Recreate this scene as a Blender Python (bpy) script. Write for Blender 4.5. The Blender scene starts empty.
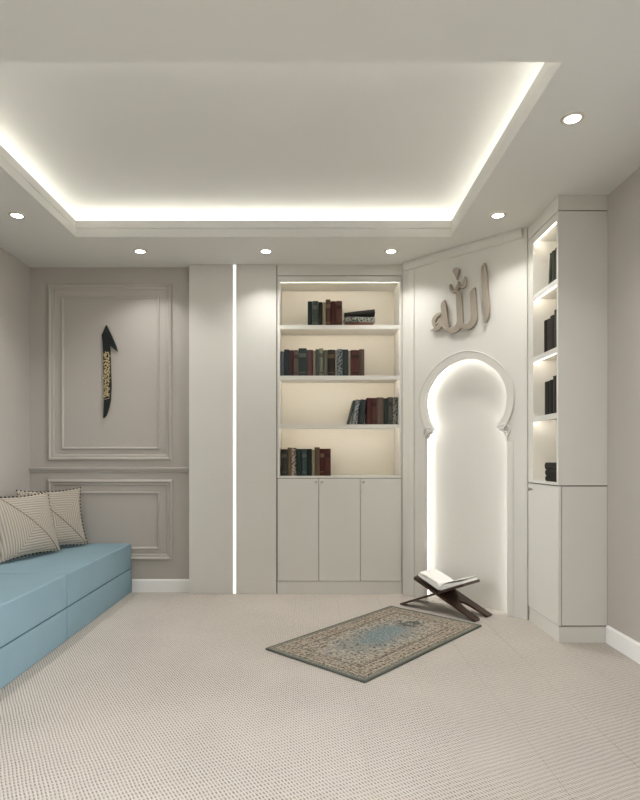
import bpy, bmesh, math, random
from mathutils import Vector, Matrix
from mathutils.geometry import tessellate_polygon

S = bpy.context.scene
C = S.collection
PI = math.pi
random.seed(7)

# ------------------------------------------------------------------ camera
FPX, VX, VY, CAMZ = 564.0, 311.0, 458.0, 1.115      # focal length (px), vanishing point, eye height
cd = bpy.data.cameras.new('camera'); cam = bpy.data.objects.new('camera', cd); C.objects.link(cam)
cd.sensor_fit = 'VERTICAL'; cd.sensor_height = 24.0; cd.lens = FPX / 800 * 24.0
cd.shift_x = (320 - VX) / 800; cd.shift_y = (VY - 400) / 800
cam.location = (0, 0, CAMZ); cam.rotation_euler = (PI / 2, 0, 0)
cd.clip_start = 0.05
S.camera = cam

# ------------------------------------------------------------------ world, exposure
w = bpy.data.worlds.new('world'); S.world = w; w.use_nodes = True
w.node_tree.nodes['Background'].inputs[0].default_value = (0.945, 0.975, 1.0, 1)
w.node_tree.nodes['Background'].inputs[1].default_value = 6.5        # overcast daylight as fill, enters by windows added beside the camera
S.view_settings.view_transform = 'Standard'
S.view_settings.look = 'None'
S.view_settings.gamma = 1.0
S.view_settings.use_curve_mapping = False
S.view_settings.exposure = 0.82
S.cycles.max_bounces = 12
S.cycles.diffuse_bounces = 8
S.cycles.sample_clamp_indirect = 6.0

DOWNLIGHT_W = 1.9       # watts of each downlight
COVE_E = 10.5            # radiance of the cove strip
SHELF_E = 14.0           # radiance of the strips under the shelves
NICHE_E = 2.8           # radiance of the strip round the niche
SLIT_E = 1.3            # radiance of the strip between the wall panels

# ------------------------------------------------------------------ materials
def lin(c):
    c = c / 255.0
    return c / 12.92 if c <= 0.04045 else ((c + 0.055) / 1.055) ** 2.4
def rgb(r, g, b): return (lin(r), lin(g), lin(b), 1.0)

class NT:
    """tiny wrapper for building node trees"""
    def __init__(s, m): s.t = m.node_tree; s.n = s.t.nodes; s.l = s.t.links
    def new(s, kind, **kw):
        n = s.n.new(kind)
        for k, v in kw.items(): setattr(n, k, v)
        return n
    def put(s, sock, v):
        if hasattr(v, 'is_linked') or isinstance(v, bpy.types.NodeSocket): s.l.new(v, sock)
        else: sock.default_value = v
    def math(s, op, a, b=0.0, clamp=False):
        n = s.new('ShaderNodeMath', operation=op, use_clamp=clamp)
        s.put(n.inputs[0], a); s.put(n.inputs[1], b); return n.outputs[0]
    def mix(s, f, a, b, blend='MIX'):
        n = s.new('ShaderNodeMix', data_type='RGBA', blend_type=blend)
        s.put(n.inputs[0], f); s.put(n.inputs[6], a); s.put(n.inputs[7], b); return n.outputs[2]
    def step(s, v, lo, hi):
        n = s.new('ShaderNodeMapRange', interpolation_type='SMOOTHSTEP')
        s.put(n.inputs[0], v); n.inputs[1].default_value = lo; n.inputs[2].default_value = hi; return n.outputs[0]
    def noise(s, vec, scale, detail=3.0, rough=0.5):
        n = s.new('ShaderNodeTexNoise'); s.l.new(vec, n.inputs['Vector'])
        n.inputs['Scale'].default_value = scale; n.inputs['Detail'].default_value = detail
        n.inputs['Roughness'].default_value = rough; return n.outputs['Fac']
    def bump(s, h, strength, dist):
        n = s.new('ShaderNodeBump'); s.l.new(h, n.inputs['Height'])
        n.inputs['Strength'].default_value = strength; n.inputs['Distance'].default_value = dist; return n.outputs[0]

def base_mat(name, rough=0.5, spec=0.3, metal=0.0):
    m = bpy.data.materials.new(name); m.use_nodes = True
    b = m.node_tree.nodes['Principled BSDF']
    b.inputs['Roughness'].default_value = rough; b.inputs['Metallic'].default_value = metal
    b.inputs['Specular IOR Level'].default_value = spec
    return m, NT(m), b

def paint(name, col, rough=0.6, var=0.04, scale=3.0, bump=0.0, bscale=120.0, spec=0.25, metal=0.0):
    """plain painted surface with a faint mottle and fine relief"""
    m, t, b = base_mat(name, rough, spec, metal)
    tc = t.new('ShaderNodeTexCoord').outputs['Object']
    n = t.noise(tc, scale, 4)
    dark = tuple(c * (1 - var) for c in col[:3]) + (1,)
    light = tuple(min(1, c * (1 + var)) for c in col[:3]) + (1,)
    t.l.new(t.mix(n, dark, light), b.inputs['Base Color'])
    if bump:
        t.l.new(t.bump(t.noise(tc, bscale, 2), bump, 0.002), b.inputs['Normal'])
    return m

def glow(name, col, e):
    m = bpy.data.materials.new(name); m.use_nodes = True
    nt = m.node_tree; nt.nodes.clear()
    o = nt.nodes.new('ShaderNodeOutputMaterial'); em = nt.nodes.new('ShaderNodeEmission')
    em.inputs[0].default_value = col; em.inputs[1].default_value = e
    nt.links.new(em.outputs[0], o.inputs[0]); return m

M = {}
M['ground'] = paint('garden paving', rgb(118, 116, 108), 0.9, 0.1, 2)
M['ceil'] = paint('ceiling paint', rgb(223, 222, 217), 0.8, 0.01, 2)
M['taupe'] = paint('taupe wall paint', rgb(184, 178, 171), 0.7, 0.02, 2.5, 0.05, 200)
M['cream'] = paint('cream lacquer', rgb(219, 217, 210), 0.5, 0.012, 2)
M['mihrab'] = paint('cream plaster', rgb(220, 218, 211), 0.6, 0.012, 2)
M['shelfback'] = paint('shelf lining', rgb(224, 219, 208), 0.6, 0.015, 3)
M['white'] = paint('white skirting paint', rgb(246, 245, 243), 0.45, 0.01, 3)
M['gap'] = paint('shadow gap board', rgb(92, 84, 74), 0.8, 0.03, 5)
M['nickel'] = paint('brushed nickel', rgb(196, 188, 174), 0.3, 0.03, 30, metal=1.0, spec=0.5)
M['alu'] = paint('lamp ring metal', rgb(214, 208, 198), 0.35, 0.02, 20, metal=0.6)
M['vent'] = paint('vent dark metal', rgb(60, 56, 52), 0.6, 0.05, 20)
M['black'] = paint('black lacquer metal', rgb(34, 38, 38), 0.45, 0.1, 40)
M['gold'] = paint('gilt ornament', rgb(226, 206, 158), 0.4, 0.2, 60, metal=0.3)
M['pages'] = paint('book pages', rgb(216, 204, 182), 0.9, 0.06, 60)
M['leaf'] = paint('white paper', rgb(244, 243, 239), 0.85, 0.02, 30)
M['led'] = glow('cove led', (1.0, 0.985, 0.955, 1), COVE_E)
M['led_shelf'] = glow('shelf led', (1.0, 0.91, 0.79, 1), SHELF_E)
M['led_niche'] = glow('niche led', (1.0, 0.98, 0.94, 1), NICHE_E)
M['led_slit'] = glow('slit led', (1.0, 0.99, 0.96, 1), SLIT_E)
M['lens'] = glow('lamp lens', (1.0, 0.95, 0.86, 1), 14.0)

def glass():
    m = bpy.data.materials.new('window glass'); m.use_nodes = True
    nt = m.node_tree; nt.nodes.clear()
    o = nt.nodes.new('ShaderNodeOutputMaterial'); a = nt.nodes.new('ShaderNodeBsdfTransparent'); g = nt.nodes.new('ShaderNodeBsdfGlossy'); mx = nt.nodes.new('ShaderNodeMixShader'); fr = nt.nodes.new('ShaderNodeFresnel')
    g.inputs['Roughness'].default_value = 0.02
    nt.links.new(fr.outputs[0], mx.inputs[0]); nt.links.new(a.outputs[0], mx.inputs[1]); nt.links.new(g.outputs[0], mx.inputs[2]); nt.links.new(mx.outputs[0], o.inputs[0])
    return m
M['glass'] = glass()

def carpet():
    m, t, b = base_mat('woven carpet', 0.95, 0.1)
    tc = t.new('ShaderNodeTexCoord').outputs['Object']
    sp = t.new('ShaderNodeSeparateXYZ'); t.l.new(tc, sp.inputs[0])
    x, y = sp.outputs[0], sp.outputs[1]
    k = 2 * PI / 0.0128
    nz = t.noise(tc, 9, 2)
    wob = t.math('MULTIPLY', t.math('SUBTRACT', nz, 0.5), 5.0)
    wob2 = t.math('MULTIPLY', t.math('SUBTRACT', t.noise(tc, 38, 2), 0.5), 3.0)
    a = t.math('SINE', t.math('ADD', t.math('MULTIPLY', t.math('ADD', x, t.math('MULTIPLY', y, 0.62)), k * 0.9), wob))
    c = t.math('SINE', t.math('ADD', t.math('MULTIPLY', t.math('SUBTRACT', t.math('MULTIPLY', x, 0.45), y), k * 0.55), t.math('ADD', wob, wob2)))
    weave = t.math('ADD', t.math('ADD', t.math('MULTIPLY', a, 0.30), t.math('MULTIPLY', t.math('MULTIPLY', a, c), 0.30)), 0.5)
    streak = t.new('ShaderNodeMapping'); t.l.new(tc, streak.inputs[0]); streak.inputs['Scale'].default_value = (2.0, 16.0, 1)
    st = t.noise(streak.outputs[0], 4.0, 4, 0.6)
    big = t.noise(tc, 1.6, 3)
    yarn = t.noise(tc, 330, 2)
    col = t.mix(t.step(weave, 0.10, 0.60), rgb(104, 98, 91), rgb(203, 196, 188))
    patch = t.noise(tc, 55, 3, 0.6)
    col = t.mix(t.math('MULTIPLY', t.step(patch, 0.42, 0.62), 0.42), col, rgb(196, 188, 178))
    col = t.mix(t.math('MULTIPLY', t.step(st, 0.4, 0.7), 0.35), col, rgb(182, 173, 163))
    col = t.mix(t.math('MULTIPLY', t.step(big, 0.35, 0.7), 0.18), col, rgb(219, 209, 200))
    col = t.mix(t.math('MULTIPLY', t.step(yarn, 0.45, 0.7), 0.25), col, rgb(157, 149, 140))
    t.l.new(col, b.inputs['Base Color'])
    t.l.new(t.bump(t.math('ADD', weave, t.math('MULTIPLY', yarn, 0.5)), 0.55, 0.003), b.inputs['Normal'])
    return m
M['carpet'] = carpet()

def fabric(name, col, scale=700):
    m, t, b = base_mat(name, 0.9, 0.15)
    tc = t.new('ShaderNodeTexCoord').outputs['Object']
    n1 = t.noise(tc, scale, 2); n2 = t.noise(tc, 5, 3)
    d = tuple(c * 0.86 for c in col[:3]) + (1,); l = tuple(min(1, c * 1.1) for c in col[:3]) + (1,)
    t.l.new(t.mix(t.math('ADD', t.math('MULTIPLY', n1, 0.6), t.math('MULTIPLY', n2, 0.4)), d, l), b.inputs['Base Color'])
    t.l.new(t.bump(n1, 0.25, 0.001), b.inputs['Normal'])
    return m
M['blue'] = fabric('pale blue upholstery', rgb(132, 157, 167))
M['blue_dark'] = fabric('blue seam piping', rgb(70, 92, 100))  # shade in the bench gaps, put into the colour
M['binding'] = fabric('rug binding', rgb(104, 107, 100))
M['trim'] = fabric('cushion pompom yarn', rgb(92, 85, 77))
M['trim_light'] = fabric('cushion edge cord', rgb(206, 196, 180))

def cushion_mat():
    m, t, b = base_mat('ribbed cushion cloth', 0.9, 0.15)
    tc = t.new('ShaderNodeTexCoord').outputs['Object']
    sp = t.new('ShaderNodeSeparateXYZ'); t.l.new(tc, sp.inputs[0])
    x = t.math('SUBTRACT', sp.outputs[0], 0.03); z = t.math('SUBTRACT', sp.outputs[2], 0.215)
    ch = t.math('MAXIMUM', t.math('ABSOLUTE', x), t.math('ABSOLUTE', z))
    rib = t.math('ADD', t.math('MULTIPLY', t.math('SINE', t.math('MULTIPLY', ch, 2 * PI / 0.0185)), 0.5), 0.5)
    dg = t.math('ABSOLUTE', t.math('ADD', x, z))
    seam = t.math('SUBTRACT', 1.0, t.step(dg, 0.002, 0.006))
    n = t.noise(tc, 420, 2)
    col = t.mix(t.step(rib, 0.05, 0.45), rgb(146, 139, 129), rgb(178, 170, 158))
    col = t.mix(t.math('MULTIPLY', n, 0.3), col, rgb(160, 148, 132))
    col = t.mix(seam, col, rgb(96, 88, 78))
    t.l.new(col, b.inputs['Base Color'])
    t.l.new(t.bump(t.math('SUBTRACT', rib, seam), 0.7, 0.004), b.inputs['Normal'])
    return m
M['cushion'] = cushion_mat()

def wood_mat():
    m, t, b = base_mat('dark walnut', 0.4, 0.4)
    tc = t.new('ShaderNodeTexCoord').outputs['Object']
    mp = t.new('ShaderNodeMapping'); t.l.new(tc, mp.inputs[0]); mp.inputs['Scale'].default_value = (6, 60, 20)
    n = t.noise(mp.outputs[0], 2.0, 4)
    t.l.new(t.mix(n, rgb(38, 26, 20), rgb(84, 60, 46)), b.inputs['Base Color'])
    return m
M['walnut'] = wood_mat()

def taupe_metal():
    m, t, b = base_mat('champagne brushed letter', 0.45, 0.4, 0.15)
    tc = t.new('ShaderNodeTexCoord').outputs['Object']
    mp = t.new('ShaderNodeMapping'); t.l.new(tc, mp.inputs[0]); mp.inputs['Scale'].default_value = (40, 40, 3)
    n = t.noise(mp.outputs[0], 4.0, 3)
    t.l.new(t.mix(n, rgb(148, 138, 125), rgb(182, 171, 156)), b.inputs['Base Color'])
    return m
M['letter'] = taupe_metal()

RL, RW = 1.275, 0.72
def rug_mat():
    m, t, b = base_mat('prayer rug pile', 0.95, 0.08)
    tc = t.new('ShaderNodeTexCoord').outputs['Object']
    sp = t.new('ShaderNodeSeparateXYZ'); t.l.new(tc, sp.inputs[0])
    x, y = sp.outputs[0], sp.outputs[1]            # x along the rug, y across
    ax, ay = t.math('ABSOLUTE', x), t.math('ABSOLUTE', y)
    d = t.math('MINIMUM', t.math('SUBTRACT', RL / 2, ax), t.math('SUBTRACT', RW / 2, ay))
    vo = t.new('ShaderNodeTexVoronoi', feature='F1'); t.l.new(tc, vo.inputs['Vector']); vo.inputs['Scale'].default_value = 40
    vf = vo.outputs['Distance']
    vo2 = t.new('ShaderNodeTexVoronoi', feature='DISTANCE_TO_EDGE'); t.l.new(tc, vo2.inputs['Vector']); vo2.inputs['Scale'].default_value = 30
    fine = t.noise(tc, 95, 3, 0.7); mid = t.noise(tc, 26, 4, 0.65); big = t.noise(tc, 5, 3)
    beige, brown, grey, blue, pale = rgb(168, 156, 140), rgb(98, 82, 70), rgb(122, 121, 112), rgb(116, 132, 136), rgb(190, 184, 172)
    dark = rgb(74, 70, 62)
    # outer plain band
    outer = t.mix(t.math('MULTIPLY', fine, 0.5), grey, rgb(150, 146, 130))
    # main border: beige with brown sprigs
    border = t.mix(t.step(vf, 0.28, 0.5), brown, beige)
    border = t.mix(t.step(mid, 0.5, 0.62), border, rgb(140, 132, 116))
    # field: beige sprigs
    field = t.mix(t.step(vf, 0.3, 0.55), rgb(106, 92, 80), rgb(176, 165, 150))
    field = t.mix(t.step(t.noise(tc, 34, 3, 0.6), 0.5, 0.64), field, rgb(134, 130, 118))
    # medallion
    ex = t.math('DIVIDE', x, 0.42); ey = t.math('DIVIDE', y, 0.16)
    r = t.math('SQRT', t.math('ADD', t.math('MULTIPLY', ex, ex), t.math('MULTIPLY', ey, ey)))
    r = t.math('ADD', r, t.math('MULTIPLY', t.math('SUBTRACT', mid, 0.5), 2.0))
    med = t.mix(t.step(fine, 0.42, 0.6), rgb(100, 110, 110), pale)
    med = t.mix(t.step(vf, 0.25, 0.5), rgb(80, 90, 92), med)
    core_r = t.math('ADD', t.math('SQRT', t.math('ADD', t.math('POWER', t.math('DIVIDE', t.math('ADD', x, -0.02), 0.22), 2.0), t.math('POWER', t.math('DIVIDE', y, 0.10), 2.0))), t.math('MULTIPLY', t.math('SUBTRACT', mid, 0.5), 2.2))
    core = t.mix(t.math('MULTIPLY', fine, 0.6), blue, rgb(136, 150, 152))
    med = t.mix(t.step(core_r, 1.15, 0.75), med, core)
    tip = t.math('ADD', t.math('SQRT', t.math('ADD', t.math('POWER', t.math('DIVIDE', t.math('ADD', x, -0.36), 0.10), 2.0), t.math('POWER', t.math('DIVIDE', y, 0.10), 2.0))), t.math('MULTIPLY', t.math('SUBTRACT', mid, 0.5), 1.6))
    med = t.mix(t.step(tip, 1.0, 0.75), med, rgb(70, 78, 80))
    field = t.mix(t.step(r, 1.15, 0.85), field, med)
    edge = t.math('ABSOLUTE', t.math('SUBTRACT', r, 1.06)); field = t.mix(t.math('MULTIPLY', t.step(edge, 0.07, 0.03), 0.7), field, pale)
    # assemble by distance from the edge
    col = t.mix(t.step(d, 0.030, 0.033), outer, border)
    col = t.mix(t.step(d, 0.130, 0.134), col, field)
    for c0, wd, cc, f in ((0.032, 0.005, dark, 0.7), (0.050, 0.004, pale, 0.5), (0.060, 0.004, brown, 0.7), (0.120, 0.004, pale, 0.5), (0.132, 0.006, dark, 0.75), (0.146, 0.004, brown, 0.6)):
        line = t.step(t.math('ABSOLUTE', t.math('SUBTRACT', d, c0)), wd, wd * 0.6)
        col = t.mix(t.math('MULTIPLY', line, f), col, cc)
    col = t.mix(t.math('MULTIPLY', t.step(big, 0.4, 0.7), 0.18), col, rgb(168, 160, 148))
    col = t.mix(t.math('MULTIPLY', t.step(fine, 0.52, 0.62), 0.7), col, rgb(72, 66, 60))
    col = t.mix(t.math('MULTIPLY', t.step(fine, 0.46, 0.36), 0.6), col, rgb(208, 200, 188))
    col = t.mix(0.09, col, rgb(60, 57, 52))
    t.l.new(col, b.inputs['Base Color'])
    t.l.new(t.bump(fine, 0.4, 0.003), b.inputs['Normal'])
    return m
M['rug'] = rug_mat()

_bk = {}
def book_mat(c, patt=False):
    key = (c, patt)
    if key in _bk: return _bk[key]
    m, t, b = base_mat('book cloth', 0.7, 0.25)
    tc = t.new('ShaderNodeTexCoord').outputs['Object']
    g = sum(c) / 3; c = tuple(int((g + (v - g) * 0.75) * 0.74) for v in c)
    if patt:
        vo = t.new('ShaderNodeTexVoronoi'); t.l.new(tc, vo.inputs['Vector']); vo.inputs['Scale'].default_value = 70
        f = t.step(vo.outputs['Distance'], 0.35, 0.55); col = t.mix(f, rgb(*c), rgb(*[min(255, int(v * 1.25 + 70)) for v in c]))
    else:
        col = t.mix(t.noise(tc, 50, 4, 0.7), rgb(*[int(v * 0.8) for v in c]), rgb(*[min(255, int(v * 1.2)) for v in c]))
    t.l.new(col, b.inputs['Base Color']); _bk[key] = m
    return m

# ------------------------------------------------------------------ mesh helpers
def mesh_obj(name, bm, mat, parent=None, loc=None, smooth=False):
    me = bpy.data.meshes.new(name); bmesh.ops.recalc_face_normals(bm, faces=bm.faces); bm.to_mesh(me); bm.free()
    if smooth:
        for p in me.polygons: p.use_smooth = True
    me.materials.append(mat)
    o = bpy.data.objects.new(name, me); C.objects.link(o)
    if parent is not None: o.parent = parent
    if loc is not None: o.location = loc
    return o

def box_into(bm, x0, x1, y0, y1, z0, z1, bevel=0.0, seg=2):
    r = bmesh.ops.create_cube(bm, size=1.0)
    for v in r['verts']:
        v.co = Vector(((x0 + x1) / 2 + v.co.x * (x1 - x0), (y0 + y1) / 2 + v.co.y * (y1 - y0), (z0 + z1) / 2 + v.co.z * (z1 - z0)))
    if bevel:
        es = list({e for v in r['verts'] for e in v.link_edges})
        bmesh.ops.bevel(bm, geom=es, offset=bevel, segments=seg, profile=0.5, affect='EDGES')
    return bm

def box(name, b, mat, parent=None, bevel=0.0, seg=2):
    bm = bmesh.new(); box_into(bm, *b, bevel=bevel, seg=seg)
    return mesh_obj(name, bm, mat, parent)

def prism_into(bm, pts, ext):
    """closed polygon of 3-D points extruded by the vector ext"""
    ext = Vector(ext)
    a = [bm.verts.new(p) for p in pts]; b = [bm.verts.new(Vector(p) + ext) for p in pts]
    n = len(pts)
    for i, j, k in tessellate_polygon([[Vector(p) for p in pts]]):
        bm.faces.new((a[i], a[j], a[k])); bm.faces.new((b[k], b[j], b[i]))
    for i in range(n): bm.faces.new((a[i], b[i], b[(i + 1) % n], a[(i + 1) % n]))

def sweep_into(bm, path, prof_fn, closed=False):
    """prof_fn(i) returns a closed ring of points at station i; rings are skinned"""
    rings = [[bm.verts.new(p) for p in prof_fn(i)] for i in range(len(path))]
    n = len(rings); k = len(rings[0])
    for i in range(n if closed else n - 1):
        A, B = rings[i], rings[(i + 1) % n]
        for j in range(k): bm.faces.new((A[j], A[(j + 1) % k], B[(j + 1) % k], B[j]))
    if not closed:
        bm.faces.new(rings[0]); bm.faces.new(list(reversed(rings[-1])))

def frame_into(bm, x0, x1, z0, z1, prof, y):
    """mitred rectangular frame in an xz plane; prof = [(inward offset, forward height)]"""
    rings = []
    for (cx, cz, sx, sz) in ((x0, z0, 1, 1), (x1, z0, -1, 1), (x1, z1, -1, -1), (x0, z1, 1, -1)):
        rings.append([bm.verts.new((cx + sx * a, y - h, cz + sz * a)) for a, h in prof])
    k = len(prof)
    for i in range(4):
        A, B = rings[i], rings[(i + 1) % 4]
        for j in range(k): bm.faces.new((A[j], A[(j + 1) % k], B[(j + 1) % k], B[j]))

def lathe_into(bm, prof, seg=24, cap=True):
    rings = [[bm.verts.new((r * math.cos(2 * PI * k / seg), r * math.sin(2 * PI * k / seg), z)) for k in range(seg)] for r, z in prof]
    for A, B in zip(rings, rings[1:]):
        for j in range(seg): bm.faces.new((A[j], A[(j + 1) % seg], B[(j + 1) % seg], B[j]))
    if cap: bm.faces.new(rings[0]); bm.faces.new(list(reversed(rings[-1])))

def tag(o, label=None, cat=None, group=None, kind=None):
    if label: o['label'] = label
    if cat: o['category'] = cat
    if group: o['group'] = group
    if kind: o['kind'] = kind
    return o
def thing(name, label, cat, loc=(0, 0, 0), rotz=0.0, group=None):
    o = bpy.data.objects.new(name, None); C.objects.link(o); o.empty_display_size = 0.1
    o.location = loc; o.rotation_euler = (0, 0, rotz)
    return tag(o, label, cat, group)
def struct(o, label, cat): return tag(o, label, cat, kind='structure')

def spline(pts, n=8):
    """Catmull-Rom through tuples of any length"""
    out = []; P = [pts[0]] + list(pts) + [pts[-1]]
    for i in range(1, len(P) - 2):
        for k in range(n):
            t = k / n
            out.append(tuple(0.5 * (2 * b + (c - a) * t + (2 * a - 5 * b + 4 * c - d) * t * t + (3 * b - a - 3 * c + d) * t ** 3)
                             for a, b, c, d in zip(P[i - 1], P[i], P[i + 1], P[i + 2])))
    out.append(tuple(pts[-1])); return out

def ray(px, py): return Vector(((px - VX) / FPX, 1.0, -(py - VY) / FPX))

# ------------------------------------------------------------------ room dimensions
XL, XR = -2.336, 1.790          # side walls
YF = -0.6                       # wall behind the camera
YP = 4.69                       # panelled wall on the left
Y0 = 4.62                       # joinery fronts on the back wall
YB = 4.95                       # structural back wall
H = 2.70                        # soffit
HT = 2.94                      # upper (tray) ceiling
TX0, TX1, TY0, TY1 = -1.686, 1.004, 2.26, 4.045   # tray opening

# ------------------------------------------------------------------ structure
floor = struct(box('floor', (XL, XR, YF, YB, -0.06, -0.008), M['carpet']), 'beige woven carpet laid in strips over the whole room', 'floor')
sw = 0.325; x = 0.205
edges = sorted({round(0.205 + k * sw, 4) for k in range(-9, 7)})
edges = [XL] + [e for e in edges if XL + 0.05 < e < XR - 0.05] + [XR]
for a, b in zip(edges, edges[1:]):
    bm = bmesh.new(); box_into(bm, a, b, YF, YB, -0.008, 0.0)
    bmesh.ops.bevel(bm, geom=[e for e in bm.edges if all(v.co.z > -0.001 for v in e.verts) and abs(e.verts[0].co.x - e.verts[1].co.x) < 1e-4], offset=0.0016, segments=1, affect='EDGES')
    mesh_obj('carpet_strip', bm, M['carpet'], floor)

WZ0, WZ1 = 0.75, 2.42
def window_wall(wname, wlabel, n, xin, sg, y0, y1, label):
    """side wall with a window beside the camera; sg points out of the room"""
    def bx(a, b): return (min(xin + sg * a, xin + sg * b), max(xin + sg * a, xin + sg * b))
    bm = bmesh.new()
    for b in ((YF - 0.1, y0, 0, H), (y1, YB + 0.1, 0, H), (y0, y1, 0, WZ0), (y0, y1, WZ1, H)): box_into(bm, *bx(0, 0.1), *b)
    struct(mesh_obj(wname, bm, M['taupe']), wlabel, 'wall')
    win = struct(thing(f'window_{n}', None, None), label, 'window'); ym = (y0 + y1) / 2
    for b in ((y0, y0 + 0.05, WZ0, WZ1), (y1 - 0.05, y1, WZ0, WZ1), (y0 + 0.05, y1 - 0.05, WZ0, WZ0 + 0.05), (y0 + 0.05, y1 - 0.05, WZ1 - 0.05, WZ1), (ym - 0.025, ym + 0.025, WZ0 + 0.05, WZ1 - 0.05)):
        box('window_frame', (*bx(0.02, 0.08), *b), M['white'], win)
    for b in ((y0 + 0.05, ym - 0.025), (ym + 0.025, y1 - 0.05)):
        box('pane', (*bx(0.047, 0.053), *b, WZ0 + 0.05, WZ1 - 0.05), M['glass'], win)
    pl = bpy.data.lights.new('window_portal', 'AREA'); pl.shape = 'RECTANGLE'; pl.size = WZ1 - WZ0; pl.size_y = y1 - y0; pl.cycles.is_portal = True
    po = bpy.data.objects.new('window_portal', pl); C.objects.link(po); po.location = (xin + sg * 0.09, ym, (WZ0 + WZ1) / 2); po.rotation_euler = (0, sg * PI / 2, 0)
window_wall('wall_left', 'plain taupe wall beside the blue bench', 1, XL, -1, 0.6, 2.1, 'white-framed window in the wall beyond the blue bench')
window_wall('wall_right', 'plain taupe wall beside the tall cream cabinet', 2, XR, 1, 0.2, 2.7, 'white-framed window in the wall beyond the tall cabinet')
struct(box('ground', (-22, 22, -22, 22, -0.4, -0.2), M['ground']), 'plain paved ground outside the room', 'ground')  # added to cut the daylight reaching the ceiling from below
struct(box('wall_front', (XL, XR, YF - 0.1, YF, 0, H), M['taupe']), 'plain taupe wall facing the bookshelves', 'wall')
bm = bmesh.new(); box_into(bm, XL, -1.0, YP, YB + 0.1, 0, H); box_into(bm, -1.0, XR, YB, YB + 0.1, 0, H)
wall_back = struct(mesh_obj('wall_back', bm, M['taupe']), 'taupe wall with moulded rectangular panels behind the blue bench', 'wall')

# mouldings on the panelled wall
def px_wall(x, y): return (x - VX) / FPX * YP, CAMZ - (y - VY) / FPX * YP
BIG = [(0, 0), (0, 0.012), (0.006, 0.022), (0.016, 0.026), (0.024, 0.020), (0.028, 0.012), (0.042, 0.012), (0.050, 0.007), (0.052, 0)]
SML = [(0, 0), (0.002, 0.010), (0.008, 0.015), (0.015, 0.012), (0.020, 0.006), (0.022, 0)]
for (xa, ya, xb, yb, prof) in ((48.5, 284, 172, 460.5, BIG), (61.5, 296.5, 160, 449.5, SML), (48.5, 479.5, 173, 560, BIG), (62.0, 491.5, 160, 549.5, SML)):
    x0, z1 = px_wall(xa, ya); x1, z0 = px_wall(xb, yb)
    bm = bmesh.new(); frame_into(bm, x0, x1, z0, z1, prof, YP)
    mesh_obj('panel_moulding', bm, M['taupe'], wall_back)
_, zr = px_wall(0, 469.8)
bm = bmesh.new()
prism_into(bm, [(XL, YP, zr - 0.022), (XL, YP - 0.010, zr - 0.020), (XL, YP - 0.014, zr - 0.006), (XL, YP - 0.026, zr + 0.002), (XL, YP - 0.028, zr + 0.014), (XL, YP - 0.016, zr + 0.020), (XL, YP, zr + 0.022)], (-1.0 - XL, 0, 0))
mesh_obj('chair_rail', bm, M['taupe'], wall_back)

def skirting(name, pts, ext, label):
    bm = bmesh.new(); prism_into(bm, pts, ext); return struct(mesh_obj(name, bm, M['white']), label, 'baseboard')
bh, bt = 0.108, 0.014
def sk_prof(px, py, nx, ny):
    return [(px, py, 0), (px + nx * bt, py + ny * bt, 0), (px + nx * bt, py + ny * bt, bh - 0.012), (px + nx * bt * 0.5, py + ny * bt * 0.5, bh), (px, py, bh)]
skirting('baseboard_back', sk_prof(-1.484, YP, 0, -1), (0.484, 0, 0), 'white skirting board between the blue bench and the cream wall panel')
skirting('baseboard_right', sk_prof(XR, YF, -1, 0), (0, 3.398 - YF, 0), 'white skirting board along the right wall up to the tall cabinet')
skirting('baseboard_left', sk_prof(XL, YF, 1, 0), (0, 2.19 - YF, 0), 'white skirting board along the left wall up to the bench')
skirting('baseboard_front', sk_prof(XL + bt, YF, 0, 1), (XR - XL - 2 * bt, 0, 0), 'white skirting board facing the bookshelves')

# ceiling: soffit with a tray opening, lit cove behind a stepped lip
bm = bmesh.new()
SZ = H + 0.120
def ring(z0, z1, ins):
    """soffit slab between the room walls and the opening"""
    ox0, ox1, oy0, oy1 = TX0 - ins, TX1 + ins, TY0 - ins, TY1 + ins
    for b in ((XL - 0.1, ox0, YF - 0.1, YB + 0.1), (ox1, XR + 0.1, YF - 0.1, YB + 0.1), (ox0, ox1, YF - 0.1, oy0), (ox0, ox1, oy1, YB + 0.1)):
        box_into(bm, *b, z0, z1)
ring(H, H + 0.060, 0.0)
ring(H + 0.060, H + 0.066, 0.010)
ring(H + 0.066, SZ, 0.003)
ring(SZ, HT, 0.31)
box_into(bm, XL - 0.1, XR + 0.1, YF - 0.1, YB + 0.1, HT, HT + 0.08)
ceiling = struct(mesh_obj('ceiling', bm, M['ceil']), 'off-white tray ceiling with a recessed lit cove and stepped lip', 'ceiling')
for nm, b, lb in (('far', (TX0 - 0.18, TX1 + 0.18, TY1 + 0.235, TY1 + 0.25), 'white light strip in the ceiling cove on the bookshelf side'),
              ('near', (TX0 - 0.18, TX1 + 0.18, TY0 - 0.085, TY0 - 0.07), 'white light strip in the ceiling cove opposite the bookshelf side'),
              ('west', (TX0 - 0.215, TX0 - 0.20, TY0, TY1), 'white light strip in the ceiling cove on the bench side'),
              ('east', (TX1 + 0.20, TX1 + 0.215, TY0, TY1), 'white light strip in the ceiling cove on the tall cabinet side')):
    o = tag(box('cove_light_strip', (*b, SZ + 0.001, SZ + 0.012), M['led']), lb, 'light strip', 'light strips in the ceiling cove')

# slot vent in the soffit by the left wall
v = thing('slot_vent', 'thin dark slot vent in the ceiling above the bench', 'vent', (-2.235, 3.2, H))
box('frame', (-0.035, 0.035, -0.82, 0.82, -0.004, -0.0005), M['ceil'], v)
box('slot', (-0.022, 0.022, -0.80, 0.80, -0.006, -0.0042), M['vent'], v)

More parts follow.
